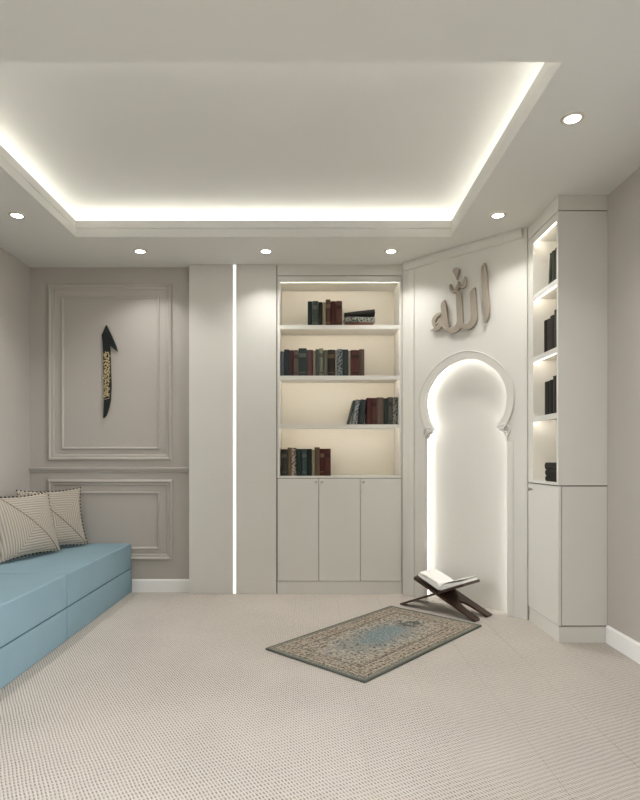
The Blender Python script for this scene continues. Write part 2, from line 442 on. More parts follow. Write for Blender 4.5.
# ------------------------------------------------------------------ downlights
def downlight(x, y, label):
    t = thing('recessed_downlight', label, 'downlight', (x, y, H), 0, 'recessed ceiling downlights')
    bm = bmesh.new(); lathe_into(bm, [(0.034, -0.0008), (0.036, -0.006), (0.044, -0.008), (0.050, -0.005), (0.052, -0.0008)], 28, cap=False)
    mesh_obj('trim_ring', bm, M['alu'], t, smooth=True)
    bm = bmesh.new(); lathe_into(bm, [(0.0345, -0.001), (0.033, -0.0045), (0.018, -0.0062), (0.004, -0.0068)], 24)
    mesh_obj('lens', bm, M['lens'], t, smooth=True)
    ld = bpy.data.lights.new('downlight_beam', 'AREA'); ld.shape = 'DISK'; ld.size = 0.066; ld.energy = DOWNLIGHT_W
    ld.color = (1.0, 0.985, 0.96); ld.spread = math.radians(115)
    lo = bpy.data.objects.new('downlight_beam', ld); C.objects.link(lo); lo.parent = t; lo.location = (0, 0, -0.010)
for x, y, lb in ((-1.309, 4.32, 'lit ceiling downlight in front of the moulded wall panel'),
                 (-0.345, 4.32, 'lit ceiling downlight in front of the cream panel beside the bookshelves'),
                 (0.613, 4.32, 'lit ceiling downlight before the bookshelves, beside the niche wall corner'),
                 (1.22, 3.68, 'lit ceiling downlight in front of the metal calligraphy'),
                 (1.22, 2.63, 'lit ceiling downlight between the tray and the right wall'),
                 (-1.918, 3.68, 'lit ceiling downlight above the far cushion end of the bench'),
                 (-1.918, 2.63, 'lit ceiling downlight above the middle of the bench'),
                 (1.22, 1.45, 'lit ceiling downlight near the right wall away from the tray'),  # from here on unseen lamps, added behind the camera for fill
                 (-1.918, 1.45, 'lit ceiling downlight near the left wall away from the tray'),
                 (-0.345, 1.2, 'lit ceiling downlight in the middle of the flat ceiling'),
                 (-0.345, 0.1, 'lit ceiling downlight nearest the plain wall facing the bookshelves')):
    downlight(x, y, lb)

# ------------------------------------------------------------------ cream wall panels with the light slit
tag(box('wall_panel', (-0.999, -0.638, Y0, YB - 0.001, 0.001, H - 0.001), M['cream'], bevel=0.002, seg=1), 'wide cream wall panel between the moulded wall and the light slit', 'wall panel')
tag(box('wall_panel', (-0.615, -0.284, Y0, YB - 0.001, 0.001, H - 0.001), M['cream'], bevel=0.002, seg=1), 'cream wall panel between the light slit and the bookshelves', 'wall panel')
t = thing('light_strip', 'floor-to-ceiling white light strip set between cream panels', 'light strip', (-0.6265, Y0, 0))
box('channel', (-0.0112, 0.0112, 0.016, 0.06, 0.002, H - 0.002), M['alu'], t)
box('diffuser', (-0.0110, 0.0110, 0.008, 0.0155, 0.004, H - 0.004), M['led_slit'], t)

# ------------------------------------------------------------------ bookshelf unit and cupboards on the back wall
SHZ = [(2.205, 2.172), (1.790, 1.757), (1.390, 1.357)]     # shelf top / underside
ZB1, ZB0 = 0.967, 0.951                                     # bottom board
HDR = 2.557                                                 # header underside
BX0, BX1 = -0.276, 0.744                                    # outer faces of the unit
IX0, IX1 = -0.256, 0.724                                    # inside of the opening
t = thing('bookshelf', 'tall cream open bookshelf with four lit shelves of books', 'bookshelf', (0, Y0, 0))
box('side_panel', (BX0, IX0, 0, 0.31, ZB0, 2.605), M['cream'], t)
box('side_panel', (IX1, BX1, 0, 0.31, ZB0, 2.605), M['cream'], t)
box('back_panel', (IX0, IX1, 0.298, 0.31, ZB0, 2.605), M['shelfback'], t)
def shelf_x(name, zu, zt, parent):
    bm = bmesh.new(); y0_ = 0.0 if name == 'header' else 0.003
    prism_into(bm, [(IX0 + 0.0005, a, b) for a, b in ((y0_, zu), (y0_ + 0.010, zu), (y0_ + 0.010, zu + 0.012), (0.2975, zu + 0.012), (0.2975, zt), (y0_, zt))], (IX1 - IX0 - 0.001, 0, 0))
    mesh_obj(name, bm, M['cream'], parent)
    box('light_strip', (IX0 + 0.01, IX1 - 0.01, y0_ + 0.0105, y0_ + 0.0165, zu + 0.0015, zu + 0.0115), M['led_shelf'], parent)
shelf_x('header', HDR, 2.605, t)
box('frieze', (BX0, BX1, 0.0, 0.31, 2.611, H - 0.001), M['cream'], t)
box('frieze_core', (BX0 + 0.004, BX1 - 0.004, 0.006, 0.30, 2.6055, 2.6105), M['gap'], t)
for a, b in SHZ: shelf_x('shelf', b, a, t)
box('bottom_board', (IX0, IX1, 0.0, 0.298, ZB0, ZB1), M['cream'], t)
# dark reveal between the panel and the unit
struct(box('trim_1', (-0.2835, -0.2765, Y0 + 0.012, YB - 0.002, 0.001, H - 0.001), M['gap']), 'thin shadow gap between the cream panel and the bookshelf', 'trim')

def knob(name, parent, loc, axis):
    bm = bmesh.new(); lathe_into(bm, [(0.004, 0), (0.004, 0.012), (0.009, 0.016), (0.011, 0.022), (0.009, 0.027), (0.004, 0.029)], 14)
    rot = Matrix.Rotation(PI / 2, 4, 'X') if axis == 'y' else Matrix.Rotation(-PI / 2, 4, 'Y')
    bmesh.ops.transform(bm, matrix=rot, verts=bm.verts)
    return mesh_obj(name, bm, M['nickel'], parent, loc, smooth=True)

t = thing('base_cabinet', 'cream base cupboard with three plain doors below the open bookshelf', 'cabinet', (0, Y0, 0))
box('carcass', (BX0, BX1, 0.022, 0.31, 0.0, ZB0 - 0.001), M['gap'], t)
box('plinth', (BX0, BX1, 0.004, 0.0215, 0.0, 0.104), M['cream'], t)
dw = (BX1 - BX0) / 3
for i in range(3):
    a, b = BX0 + i * dw + 0.002, BX0 + (i + 1) * dw - 0.002
    d = box('door', (a, b, 0.0, 0.0215, 0.108, 0.946), M['cream'], t, bevel=0.0015, seg=1)
    kx = b - 0.022 if i == 0 else a + 0.022
    knob('knob', d, (kx, 0.0, 0.918), 'y')

# ------------------------------------------------------------------ tall corner cabinet by the right wall
TX = 1.49; TYN, TYF = 3.40, 3.873
t = thing('bookshelf', 'narrow cream open bookshelf beside the right wall, over a single-door cupboard', 'bookshelf', (0, 0, 0))
box('near_side_panel', (TX, XR - 0.002, TYN, TYN + 0.022, 0.950, 2.603), M['cream'], t)
box('far_side_panel', (TX, XR - 0.002, 3.785, TYF, 0.950, 2.603), M['cream'], t)
box('back_panel', (XR - 0.014, XR - 0.002, TYN + 0.022, 3.785, 0.950, 2.603), M['shelfback'], t)
def shelf_y(name, zu, zt, parent):
    bm = bmesh.new(); x0_ = TX + (0.0 if name == 'header' else 0.003)
    prism_into(bm, [(a, TYN + 0.0225, b) for a, b in ((x0_, zu), (x0_ + 0.010, zu), (x0_ + 0.010, zu + 0.012), (XR - 0.0145, zu + 0.012), (XR - 0.0145, zt), (x0_, zt))], (0, 3.7845 - TYN - 0.0225, 0))
    mesh_obj(name, bm, M['cream'], parent)
    box('light_strip', (x0_ + 0.0105, x0_ + 0.0165, TYN + 0.03, 3.775, zu + 0.0015, zu + 0.0115), M['led_shelf'], parent)
shelf_y('header', HDR, 2.603, t)
box('frieze', (TX, XR - 0.002, TYN, TYF, 2.610, H - 0.001), M['cream'], t)
box('frieze_core', (TX + 0.006, XR - 0.003, TYN + 0.006, TYF - 0.002, 2.6035, 2.6095), M['gap'], t)
for a, b in SHZ: shelf_y('shelf', b, a, t)
box('bottom_board', (TX, XR - 0.014, TYN + 0.022, 3.785, 0.950, 0.966), M['cream'], t)
t = thing('base_cabinet', 'narrow cream cupboard with one door beside the right wall', 'cabinet', (0, 0, 0))
box('carcass', (TX + 0.024, XR - 0.002, TYN + 0.003, TYF, 0.104, 0.9425), M['cream'], t)
box('top_gap', (TX + 0.010, XR - 0.002, TYN + 0.008, TYF - 0.002, 0.943, 0.9495), M['gap'], t)
box('plinth', (TX + 0.008, XR - 0.002, TYN + 0.004, TYF, 0.0, 0.096), M['cream'], t)
box('plinth_gap', (TX + 0.026, XR - 0.002, TYN + 0.010, TYF - 0.002, 0.0965, 0.1035), M['gap'], t)
d = box('door', (TX, TX + 0.020, TYN, TYF - 0.002, 0.102, 0.942), M['cream'], t, bevel=0.0015, seg=1)
box('hinge_gap', (TX + 0.0205, TX + 0.0235, TYN + 0.004, TYF - 0.004, 0.105, 0.941), M['gap'], t)
knob('knob', d, (TX, 3.80, 0.905), 'x')

# ------------------------------------------------------------------ diagonal niche wall
AX, AY = 0.747, 4.62
W = 1.048                                     # length of the diagonal
mih = thing('mihrab_panel', 'cream diagonal wall panel with a keyhole-arched lit prayer niche', 'niche panel', (AX, AY, 0), -PI / 4)
cs = 0.565
half = spline([(0.261, 1.338), (0.300, 1.400), (0.327, 1.470), (0.336, 1.550), (0.319, 1.645), (0.246, 1.748), (0.142, 1.823), (0.050, 1.853), (0.0, 1.858)], 6)
steps = [(0.336, 0.0), (0.336, 1.262), (0.318, 1.272), (0.312, 1.296), (0.288, 1.308), (0.282, 1.328)]
left = [(cs - a, z) for a, z in steps + half]
right = [(cs + a, z) for a, z in reversed(steps + half[:-1])]
arch = left + right
TH = 0.028
bm = bmesh.new()
prof = steps + half                              # rises steadily, so the panel is laid up in courses
cols = []
for sg, edge in ((-1, 0.002), (1, W)):
    cols.append([(bm.verts.new((edge, 0, z)), bm.verts.new((cs + sg * a, 0, z)) if a > 1e-6 else None) for a, z in prof])
apex = bm.verts.new((cs, 0, prof[-1][1]))
for col in cols:
    for (e0, a0), (e1, a1) in zip(col, col[1:]): bm.faces.new((e0, a0, a1 or apex, e1))
t0, t1, t2 = (bm.verts.new((q, 0, H - 0.001)) for q in (0.002, cs, W))
bm.faces.new((cols[0][-1][0], apex, t1, t0)); bm.faces.new((cols[1][-1][0], apex, t1, t2))
r = bmesh.ops.extrude_face_region(bm, geom=list(bm.faces))
for q in r['geom']:
    if isinstance(q, bmesh.types.BMVert): q.co.y += TH
mesh_obj('front_panel', bm, M['mihrab'], mih)
NB = 0.090
box('niche_back', (0.10, W - 0.03, NB, NB + 0.012, 0.0, 2.15), M['mihrab'], mih)
# outer frame: side bead and crown
box('frame_stile', (0.067, 0.120, -0.010, -0.0005, 0.001, 2.636), M['mihrab'], mih, bevel=0.003)
bm = bmesh.new()
prism_into(bm, [(0.03, -0.0005, 2.636), (0.03, -0.012, 2.640), (0.03, -0.016, 2.655), (0.03, -0.030, 2.680), (0.03, -0.032, H - 0.001), (0.03, -0.0005, H - 0.001)], (W - 0.06, 0, 0))
mesh_obj('crown_moulding', bm, M['mihrab'], mih)
# raised band and bead round the arch head
def offset(poly2, d):
    out = []
    for i, p in enumerate(poly2):
        a = poly2[max(0, i - 1)]; b = poly2[min(len(poly2) - 1, i + 1)]
        tx, tz = b[0] - a[0], b[1] - a[1]; L = math.hypot(tx, tz)
        out.append((p[0] - tz / L * d, p[1] + tx / L * d))
    return out
head = [(cs - a, z) for a, z in half] + [(cs + a, z) for a, z in reversed(half[:-1])]
outer = offset(head, 0.050)
bm = bmesh.new()
def band(i):
    (a, za), (b, zb) = head[i], outer[i]
    return [(a, -0.0004, za), (a, -0.009, za), (b, -0.012, zb), (b, -0.0004, zb)]
sweep_into(bm, head, band); mesh_obj('arch_band', bm, M['mihrab'], mih)
def tube_into(bm, path, r, seg=8, y=0.0):
    """round bead along an (s, z) path lying on the panel face"""
    P = [Vector((s, 0, z)) for s, z in path]
    def ringp(i):
        a = P[max(0, i - 1)]; b = P[min(len(P) - 1, i + 1)]; tn = (b - a).normalized(); u = Vector((-tn.z, 0, tn.x))
        rr = r[i] if isinstance(r, list) else r
        return [P[i] + u * rr * math.cos(2 * PI * k / seg) + Vector((0, y - rr * math.sin(2 * PI * k / seg), 0)) for k in range(seg)]
    sweep_into(bm, P, ringp)
bm = bmesh.new(); tube_into(bm, offset(head, 0.053), 0.0055, y=-0.010); mesh_obj('arch_bead', bm, M['mihrab'], mih, smooth=True)
for sg in (-1, 1):
    bm = bmesh.new()
    pts = [(0.264, 1.334), (0.300, 1.352), (0.338, 1.348), (0.356, 1.322), (0.352, 1.290), (0.338, 1.272)]
    tube_into(bm, spline([(cs + sg * a, z) for a, z in pts], 5), 0.008, y=-0.006)
    pts = [(0.282, 1.322), (0.304, 1.318), (0.318, 1.302), (0.334, 1.298), (0.340, 1.270), (0.338, 1.240)]
    tube_into(bm, spline([(cs + sg * a, z) for a, z in pts], 5), 0.007, y=-0.006)
    mesh_obj('scroll_bracket', bm, M['mihrab'], mih, smooth=True)
for sg in (-1, 1):
    a, b = cs + sg * 0.345, cs + sg * 0.383
    box('jamb_bead', (min(a, b), max(a, b), -0.005, -0.0005, 0.001, 1.235), M['mihrab'], mih, bevel=0.002, seg=1)
# light strip hidden behind the edge of the front panel, following the arch
path = offset([(cs - 0.336, 0.01), (cs - 0.336, 0.6), (cs - 0.336, 1.262), (cs - 0.282, 1.31)] + head[::2] + [(cs + 0.282, 1.31), (cs + 0.336, 1.262), (cs + 0.336, 0.6), (cs + 0.336, 0.01)], 0.018)
bm = bmesh.new()
P = [Vector((s, 0, z)) for s, z in path]
def ledring(i):
    a = P[max(0, i - 1)]; b = P[min(len(P) - 1, i + 1)]; tn = (b - a).normalized(); u = Vector((-tn.z, 0, tn.x))
    c = P[i]
    return [c + Vector((0, 0.036, 0)), c + u * 0.006 + Vector((0, 0.036, 0)), c + u * 0.006 + Vector((0, 0.070, 0)), c + Vector((0, 0.070, 0))]
sweep_into(bm, P, ledring); mesh_obj('light_strip', bm, M['led_niche'], mih)

# ------------------------------------------------------------------ calligraphy on the diagonal wall
Rm = Matrix.Translation((AX, AY, 0)) @ Matrix.Rotation(-PI / 4, 4, 'Z'); Ri = Rm.inverted()
def on_diag(px, py, d):
    """where the line of sight meets the plane d in front of the panel -> local (s, z)"""
    n = Vector((0.70710678, 0.70710678, 0)); p0 = Vector((AX, AY, 0)) - n * d
    r = ray(px, py); o = Vector((0, 0, CAMZ)); k = (p0 - o).dot(n) / r.dot(n)
    q = Ri @ (o + r * k); return q.x, q.z
cal = thing('calligraphy_sign', 'champagne metal Arabic calligraphy mounted above the arched niche', 'calligraphy', (AX, AY, 0), -PI / 4)
CO = 0.010; CT = 0.022
def stroke(bm, pts, d0, n=6):
    """pen stroke: (zoom x, zoom y, width) in the close-up, laid on the wall plane"""
    sp = spline(pts, n)
    L, R_ = [], []
    for i, (x, y, wd) in enumerate(sp):
        a = sp[max(0, i - 1)]; b = sp[min(len(sp) - 1, i + 1)]
        tx, ty = b[0] - a[0], b[1] - a[1]; l = math.hypot(tx, ty) or 1; wd = max(wd, 3)
        for lst, sg in ((L, 1), (R_, -1)):
            lst.append(on_diag(420 + (x - sg * ty / l * wd / 2) * 0.125, 255 + (y + sg * tx / l * wd / 2) * 0.125, CO + CT))
    def rg(i):
        (a, za), (b, zb) = L[i], R_[i]; m_, zm = (a + b) / 2, (za + zb) / 2
        f = -(CO + CT) + d0
        return [(a, -CO, za), (a, f + 0.002, za), (m_, f, zm), (b, f + 0.002, zb), (b, -CO, zb)]
    sweep_into(bm, L, rg)
def letter(name, strokes):
    bm = bmesh.new()
    for k, s_ in enumerate(strokes): stroke(bm, s_, 0.0007 * k)
    mesh_obj(name, bm, M['letter'], cal)
letter('alif', [[(513, 62, 4), (507, 100, 34), (509, 160, 46), (514, 250, 48), (522, 350, 48), (528, 430, 46), (529, 490, 34), (518, 542, 4)]])
letter('lam', [[(434, 258, 4), (421, 296, 40), (421, 340, 46), (425, 420, 46), (429, 490, 48), (416, 540, 48), (382, 572, 46), (346, 570, 44), (320, 545, 30)]])
letter('lam', [[(306, 286, 30), (306, 320, 40), (309, 400, 44), (314, 480, 44), (314, 540, 46), (290, 585, 46), (250, 603, 44), (212, 590, 42), (188, 560, 34), (178, 540, 14)]])
letter('ha', [[(191, 360, 4), (184, 392, 36), (187, 440, 44), (192, 500, 48), (204, 545, 42), (222, 575, 20)],
              [(184, 462, 10), (150, 472, 24), (120, 496, 30), (106, 530, 30), (112, 562, 26), (122, 584, 14)],
              [(78, 603, 3), (112, 594, 24), (146, 572, 36), (172, 536, 36), (190, 500, 16)],
              [(118, 556, 10), (140, 536, 14), (160, 510, 14), (178, 486, 10)]])
letter('shadda_mark', [[(356, 170, 8), (354, 205, 22), (348, 240, 26), (328, 254, 24), (308, 238, 20), (302, 210, 8)],
                       [(304, 214, 8), (300, 250, 24), (284, 284, 24), (258, 288, 24), (240, 262, 18), (240, 232, 6)]])
letter('small_alif_mark', [[(280, 102, 20), (283, 122, 48), (286, 146, 36), (289, 172, 16), (291, 196, 4)]])
for (zx, zy) in ((516, 150), (520, 430), (424, 400), (309, 400), (190, 470)):
    s_, z_ = on_diag(420 + zx * 0.125, 255 + zy * 0.125, CO)
    bm = bmesh.new(); lathe_into(bm, [(0.004, 0), (0.004, 0.0125)], 8)
    bmesh.ops.transform(bm, matrix=Matrix.Rotation(PI / 2, 4, 'X'), verts=bm.verts)
    mesh_obj('mounting_pin', bm, M['nickel'], cal, (s_, -0.0002, z_))

# ------------------------------------------------------------------ black and gold alif on the moulded panel
def on_wall(zx, zy): return px_wall(80 + zx * 0.15, 310 + zy * 0.15)
deco = thing('wall_ornament', 'black metal letter-shaped ornament with gilt scrollwork on the moulded wall panel', 'wall ornament', (0, YP, 0))
out = [(180, 102), (150, 170), (157, 225), (160, 330), (163, 500), (164, 600), (160, 722), (178, 706), (196, 655), (208, 598), (211, 500), (208, 400), (206, 300), (203, 238), (228, 258), (256, 281), (243, 240), (216, 176)]
bm = bmesh.new(); pts = []
for zx, zy in out:
    X, Z = on_wall(zx, zy); pts.append((X, -0.020, Z))
prism_into(bm, pts, (0, 0.019, 0)); mesh_obj('black_plate', bm, M['black'], deco)
bm = bmesh.new(); rnd = random.Random(3)
def curl(cx, cz, r, a0, turn, wd):
    n = 7; L = []
    for k in range(n):
        u = k / (n - 1); a = a0 + turn * u; rr = r * (1 - 0.55 * u)
        wk = wd * (0.35 + math.sin(PI * min(1, u * 0.9 + 0.1)))
        L.append(((cx + (rr - wk / 2) * math.cos(a), cz + (rr - wk / 2) * math.sin(a)), (cx + (rr + wk / 2) * math.cos(a), cz + (rr + wk / 2) * math.sin(a))))
    sweep_into(bm, L, lambda i: [(L[i][0][0], -0.0202, L[i][0][1]), (L[i][0][0], -0.0225, L[i][0][1]), (L[i][1][0], -0.0225, L[i][1][1]), (L[i][1][0], -0.0202, L[i][1][1])])
for k in range(72):
    zy = 284 + k * 4.15; zx = 185 + 12 * math.sin(k * 2.4) + rnd.uniform(-4, 4)
    X, Z = on_wall(zx, zy); curl(X, Z, rnd.uniform(0.007, 0.012), rnd.uniform(0, 2 * PI), rnd.choice((-1, 1)) * rnd.uniform(3, 5), 0.0055)
for (a, b) in (((168, 588), (206, 560)), ((168, 600), (204, 590))):
    X0_, Z0_ = on_wall(*a); X1_, Z1_ = on_wall(*b)
    L = [((X0_, Z0_), (X0_, Z0_ + 0.004)), ((X1_, Z1_), (X1_, Z1_ + 0.004))]
    sweep_into(bm, L, lambda i: [(L[i][0][0], -0.0202, L[i][0][1]), (L[i][0][0], -0.0225, L[i][0][1]), (L[i][1][0], -0.0225, L[i][1][1]), (L[i][1][0], -0.0202, L[i][1][1])])
o = mesh_obj('gilt_scrollwork', bm, M['gold'], deco); o['label'] = 'gilt leafy scrollwork band'

# ------------------------------------------------------------------ blue bench
for (a, b, lb) in ((3.449, YP - 0.004, 'pale blue upholstered bench block with two cushions, against the moulded wall'),
                   (2.20, 3.444, 'pale blue upholstered bench block with a bare top along the left wall')):
    t = thing('bench_block', lb, 'bench', (0, 0, 0), 0, 'blue bench blocks')
    x0, x1 = XL + 0.003, -1.490
    box('base_block', (x0, x1, a, b, 0.001, 0.196), M['blue'], t, bevel=0.007, seg=3)
    box('joint_core', (x0 + 0.006, x1 - 0.008, a + 0.008, b - 0.008, 0.1963, 0.2017), M['blue_dark'], t)  # dark colour stands in for shadow between base and seat
    box('seat_block', (x0, x1, a, b, 0.202, 0.408), M['blue'], t, bevel=0.009, seg=3)

    if a > 3: box('end_joint', (x0 + 0.006, x1 - 0.010, a - 0.0045, a - 0.0003, 0.004, 0.399), M['blue_dark'], t)  # dark filler strip, paints the shade in the seam between blocks

# ------------------------------------------------------------------ cushions
def cushion(loc, yaw, lean, sx, sz, T, label):
    t = thing('cushion', label, 'cushion', loc); t.rotation_euler = (Matrix.Rotation(yaw, 3, 'Z') @ Matrix.Rotation(-lean, 3, 'X')).to_euler()
    N = 22; bm = bmesh.new()
    def pos(u, v):
        xx = sx / 2 * u * (1 - 0.105 * (1 - v * v)); zz = sz / 2 * v * (1 - 0.105 * (1 - u * u))
        return xx, zz + sz / 2
    for sg in (-1, 1):
        g = []
        for i in range(N + 1):
            row = []
            for j in range(N + 1):
                u, v = -math.cos(PI * i / N), -math.cos(PI * j / N)
                xx, zz = pos(u, v)
                h = T / 2 * (max(0, (1 - u * u) * (1 - v * v))) ** 0.42 * (1.0 - 0.18 * v)
                row.append(bm.verts.new((xx, sg * h, zz)))
            g.append(row)
        for i in range(N):
            for j in range(N): bm.faces.new((g[i][j], g[i + 1][j], g[i + 1][j + 1], g[i][j + 1]))
    bmesh.ops.remove_doubles(bm, verts=bm.verts, dist=1e-5)
    mesh_obj('cover', bm, M['cushion'], t, smooth=True)
    # edge cord and pompom fringe
    per = []
    K = 17
    for k in range(K): per.append((-1 + 2 * k / K, -1))
    for k in range(K): per.append((1, -1 + 2 * k / K))
    for k in range(K): per.append((1 - 2 * k / K, 1))
    for k in range(K): per.append((-1, 1 - 2 * k / K))
    pp = [pos(u, v) for u, v in per]
    bm = bmesh.new(); n = len(pp)
    def cord(i):
        a, b = pp[i - 1], pp[(i + 1) % n]; tn = Vector((b[0] - a[0], 0, b[1] - a[1])).normalized(); u = Vector((-tn.z, 0, tn.x)); c = Vector((pp[i][0], 0, pp[i][1]))
        return [c + u * 0.004 * math.cos(q) + Vector((0, 0.004 * math.sin(q), 0)) for q in (0, PI / 2, PI, 3 * PI / 2)]
    sweep_into(bm, pp, cord, closed=True); mesh_obj('edge_cord', bm, M['trim_light'], t, smooth=True)
    bm = bmesh.new()
    for i, (xx, zz) in enumerate(pp):
        d = Vector((xx, 0, zz - sz / 2)).normalized()
        c = Vector((xx, 0, zz)) + d * 0.011
        if c.z < 0.004: c.z = 0.004
        r = bmesh.ops.create_icosphere(bm, subdivisions=1, radius=0.0075)
        for v in r['verts']: v.co += c
    o = mesh_obj('pompom_fringe', bm, M['trim'], t, smooth=True); o['kind'] = 'stuff'
cushion((-1.975, 3.985, 0.4225), math.radians(72), math.radians(15), 0.55, 0.445, 0.15, 'ribbed beige cushion with dark fringe, leaning in front of the other cushion')
cushion((-1.955, 4.345, 0.4225), math.radians(54), math.radians(13), 0.50, 0.455, 0.13, 'ribbed beige cushion with dark fringe, tucked in the corner behind the other')

# ------------------------------------------------------------------ prayer rug
rug = thing('prayer_rug', 'faded oriental prayer rug with blue-grey medallion, lying before the niche', 'rug', (0.432, 3.502, 0.001), math.radians(47.5))
bm = bmesh.new(); box_into(bm, -RL / 2 + 0.012, RL / 2 - 0.012, -RW / 2 + 0.012, RW / 2 - 0.012, 0, 0.011, bevel=0.003)
mesh_obj('pile_field', bm, M['rug'], rug)
bm = bmesh.new()
prof = [(0, 0), (0, 0.009), (0.003, 0.012), (0.010, 0.012), (0.0119, 0.010), (0.0119, 0)]
rings = []
for (cx, cy, sx, sy) in ((-RL / 2, -RW / 2, 1, 1), (RL / 2, -RW / 2, -1, 1), (RL / 2, RW / 2, -1, -1), (-RL / 2, RW / 2, 1, -1)):
    rings.append([bm.verts.new((cx + sx * a, cy + sy * a, h)) for a, h in prof])
for i in range(4):
    A, B = rings[i], rings[(i + 1) % 4]
    for j in range(len(prof)): bm.faces.new((A[j], A[(j + 1) % len(prof)], B[(j + 1) % len(prof)], B[j]))
o = mesh_obj('binding', bm, M['binding'], rug); o['label'] = 'grey-green bound edge'

# ------------------------------------------------------------------ folding book stand and open book
ra = math.radians(-46)
st = thing('book_stand', 'low dark wooden folding book stand holding an open book', 'book stand', (0.675, 4.275, 0.001), ra)
DW = 0.232; BTK = 0.016
XC, ZC = 0.337, 0.146
def board(name, foot, top):
    """board from its foot to its upper end in the xz plane; two legs with an arched cut-out below the crossing"""
    f, tp = Vector((foot[0], 0, foot[1])), Vector((top[0], 0, top[1]))
    e = tp - f; L = e.length; e.normalize(); nrm = Vector((-e.z, 0, e.x))
    if nrm.z < 0: nrm = -nrm
    leg, cut = 0.066, 0.205
    inner = spline([(0.0, leg), (0.07, leg + 0.004), (0.14, leg + 0.012), (0.185, leg + 0.028), (cut, DW / 2)], 5)
    pl = [(0.0, 0.0), (L - 0.012, 0.0), (L, 0.012), (L, DW - 0.012), (L - 0.012, DW), (0.0, DW)]
    pl += [(a, DW - b) for a, b in inner] + [(a, b) for a, b in reversed(inner[:-1])]
    bm = bmesh.new()
    prism_into(bm, [f + e * a + Vector((0, b, 0)) - nrm * BTK / 2 for a, b in pl], nrm * BTK)
    for v in bm.verts:
        if v.co.z < 0.0: v.co.z = 0.0
    return mesh_obj(name, bm, M['walnut'], st)
board('board', (0.0, 0.004), (0.540, 0.236))
board('board', (0.628, 0.004), (0.118, 0.224))
bk = thing('open_book', 'open book with white pages lying on the dark book stand', 'book', (0.675, 4.275, 0.001), ra)
al, ar = math.atan2(0.220, 0.510), math.atan2(0.232, 0.540)
def page_block(name, sg, ang, ln, y0, y1, lift, mat, prof):
    """prof = list of (distance from the spine, height above the plate)"""
    e = Vector((sg * math.cos(ang), 0, math.sin(ang))); nn = Vector((-sg * math.sin(ang), 0, math.cos(ang)))
    # valley of the two upper faces
    o = Vector((XC, 0, ZC + BTK / 2 / math.cos(ang) + 0.003))
    bm = bmesh.new()
    pts = [o + e * a + nn * (h + lift) for a, h in prof]
    prism_into(bm, [p + Vector((0, y0, 0)) for p in pts], (0, y1 - y0, 0))
    return mesh_obj(name, bm, mat, bk)
for sg, ang in ((-1, al), (1, ar)):
    page_block('cover_board', sg, ang, 0.2, 0.012, 0.228, 0.0, book_mat((120, 112, 98)), [(0.006, 0), (0.215, 0), (0.215, 0.003), (0.006, 0.003)])
    top = spline([(0.004, 0.006), (0.02, 0.024), (0.05, 0.032), (0.10, 0.029), (0.16, 0.022), (0.205, 0.016)], 4)
    page_block('page_block', sg, ang, 0.2, 0.018, 0.222, 0.0035, M['leaf'], [(0.205, 0.0), (0.012, 0.0)] + top)
    lf = [(a, b + 0.0012) for a, b in top]; lf2 = [(a + 0.001, b + 0.004 + 0.010 * (a / 0.2)) for a, b in top]
    page_block('loose_leaf', sg, ang, 0.2, 0.020, 0.220, 0.0035, M['leaf'], lf2 + [(a, b - 0.0012) for a, b in reversed(lf2)])

# ------------------------------------------------------------------ books
def book(label, loc, wd, dp, ht, col, patt=False, rotz=0.0, tilt=0.0, band=None, group=None):
    """upright book, spine towards local -y, base centre at loc; tilt leans it about the depth axis"""
    t = thing('book', label, 'book', loc, 0, group)
    t.rotation_euler = (Matrix.Rotation(rotz, 3, 'Z') @ Matrix.Rotation(tilt, 3, 'Y')).to_euler()
    c = 0.0028; bm = bmesh.new(); hw = wd / 2
    # u-shaped cover with a rounded spine
    pl = [(-hw, dp), (-hw, 0.006), (-hw * 0.72, 0.001), (0, -0.002), (hw * 0.72, 0.001), (hw, 0.006), (hw, dp), (hw - c, dp), (hw - c, 0.008), (-hw + c, 0.008), (-hw + c, dp)]
    prism_into(bm, [(a, b, 0) for a, b in pl], (0, 0, ht))
    cv = mesh_obj('cover', bm, book_mat(col, patt), t)
    box('page_block', (-hw + c + 0.0003, hw - c - 0.0003, 0.0085, dp - 0.005, 0.004, ht - 0.004), M['pages'], t)
    if band:
        box('spine_label', (-hw * 0.86, hw * 0.86, -0.0032, 0.0, ht * 0.68, ht * 0.82), book_mat(band), t)
        box('spine_label', (-hw * 0.86, hw * 0.86, -0.0032, 0.0, ht * 0.12, ht * 0.16), book_mat(band), t)
    return t
ORD = ['first', 'second', 'third', 'fourth', 'fifth', 'sixth', 'seventh', 'eighth', 'ninth', 'tenth', 'eleventh', 'twelfth', 'thirteenth', 'fourteenth', 'fifteenth', 'sixteenth', 'seventeenth']
def zx(v): return 270 + v * 0.21875
def row(spec, zshelf, base_px, shelf, yfront=Y0 + 0.055):
    """spec rows: zoom x0, zoom x1, height px, colour name, colour, [pattern, band]"""
    for i, s_ in enumerate(spec):
        a, b, hp, nm, col = s_[:5]; patt = s_[5] if len(s_) > 5 else False; band_ = s_[6] if len(s_) > 6 else None
        X0_ = (zx(a) - VX) / FPX * yfront; X1_ = (zx(b) - VX) / FPX * yfront
        ht = hp * 0.21875 / FPX * yfront * 1.06
        book(f'{nm} book, {ORD[i]} in the {shelf}-shelf row counted from the light slit',
             ((X0_ + X1_) / 2, yfront + 0.004 * (i % 3), zshelf + 0.0008), X1_ - X0_ - 0.0012, 0.145 + 0.01 * (i % 4), ht, col, patt, 0, 0, band_, f'upright books on the {shelf} shelf')
tan = (178, 152, 120)
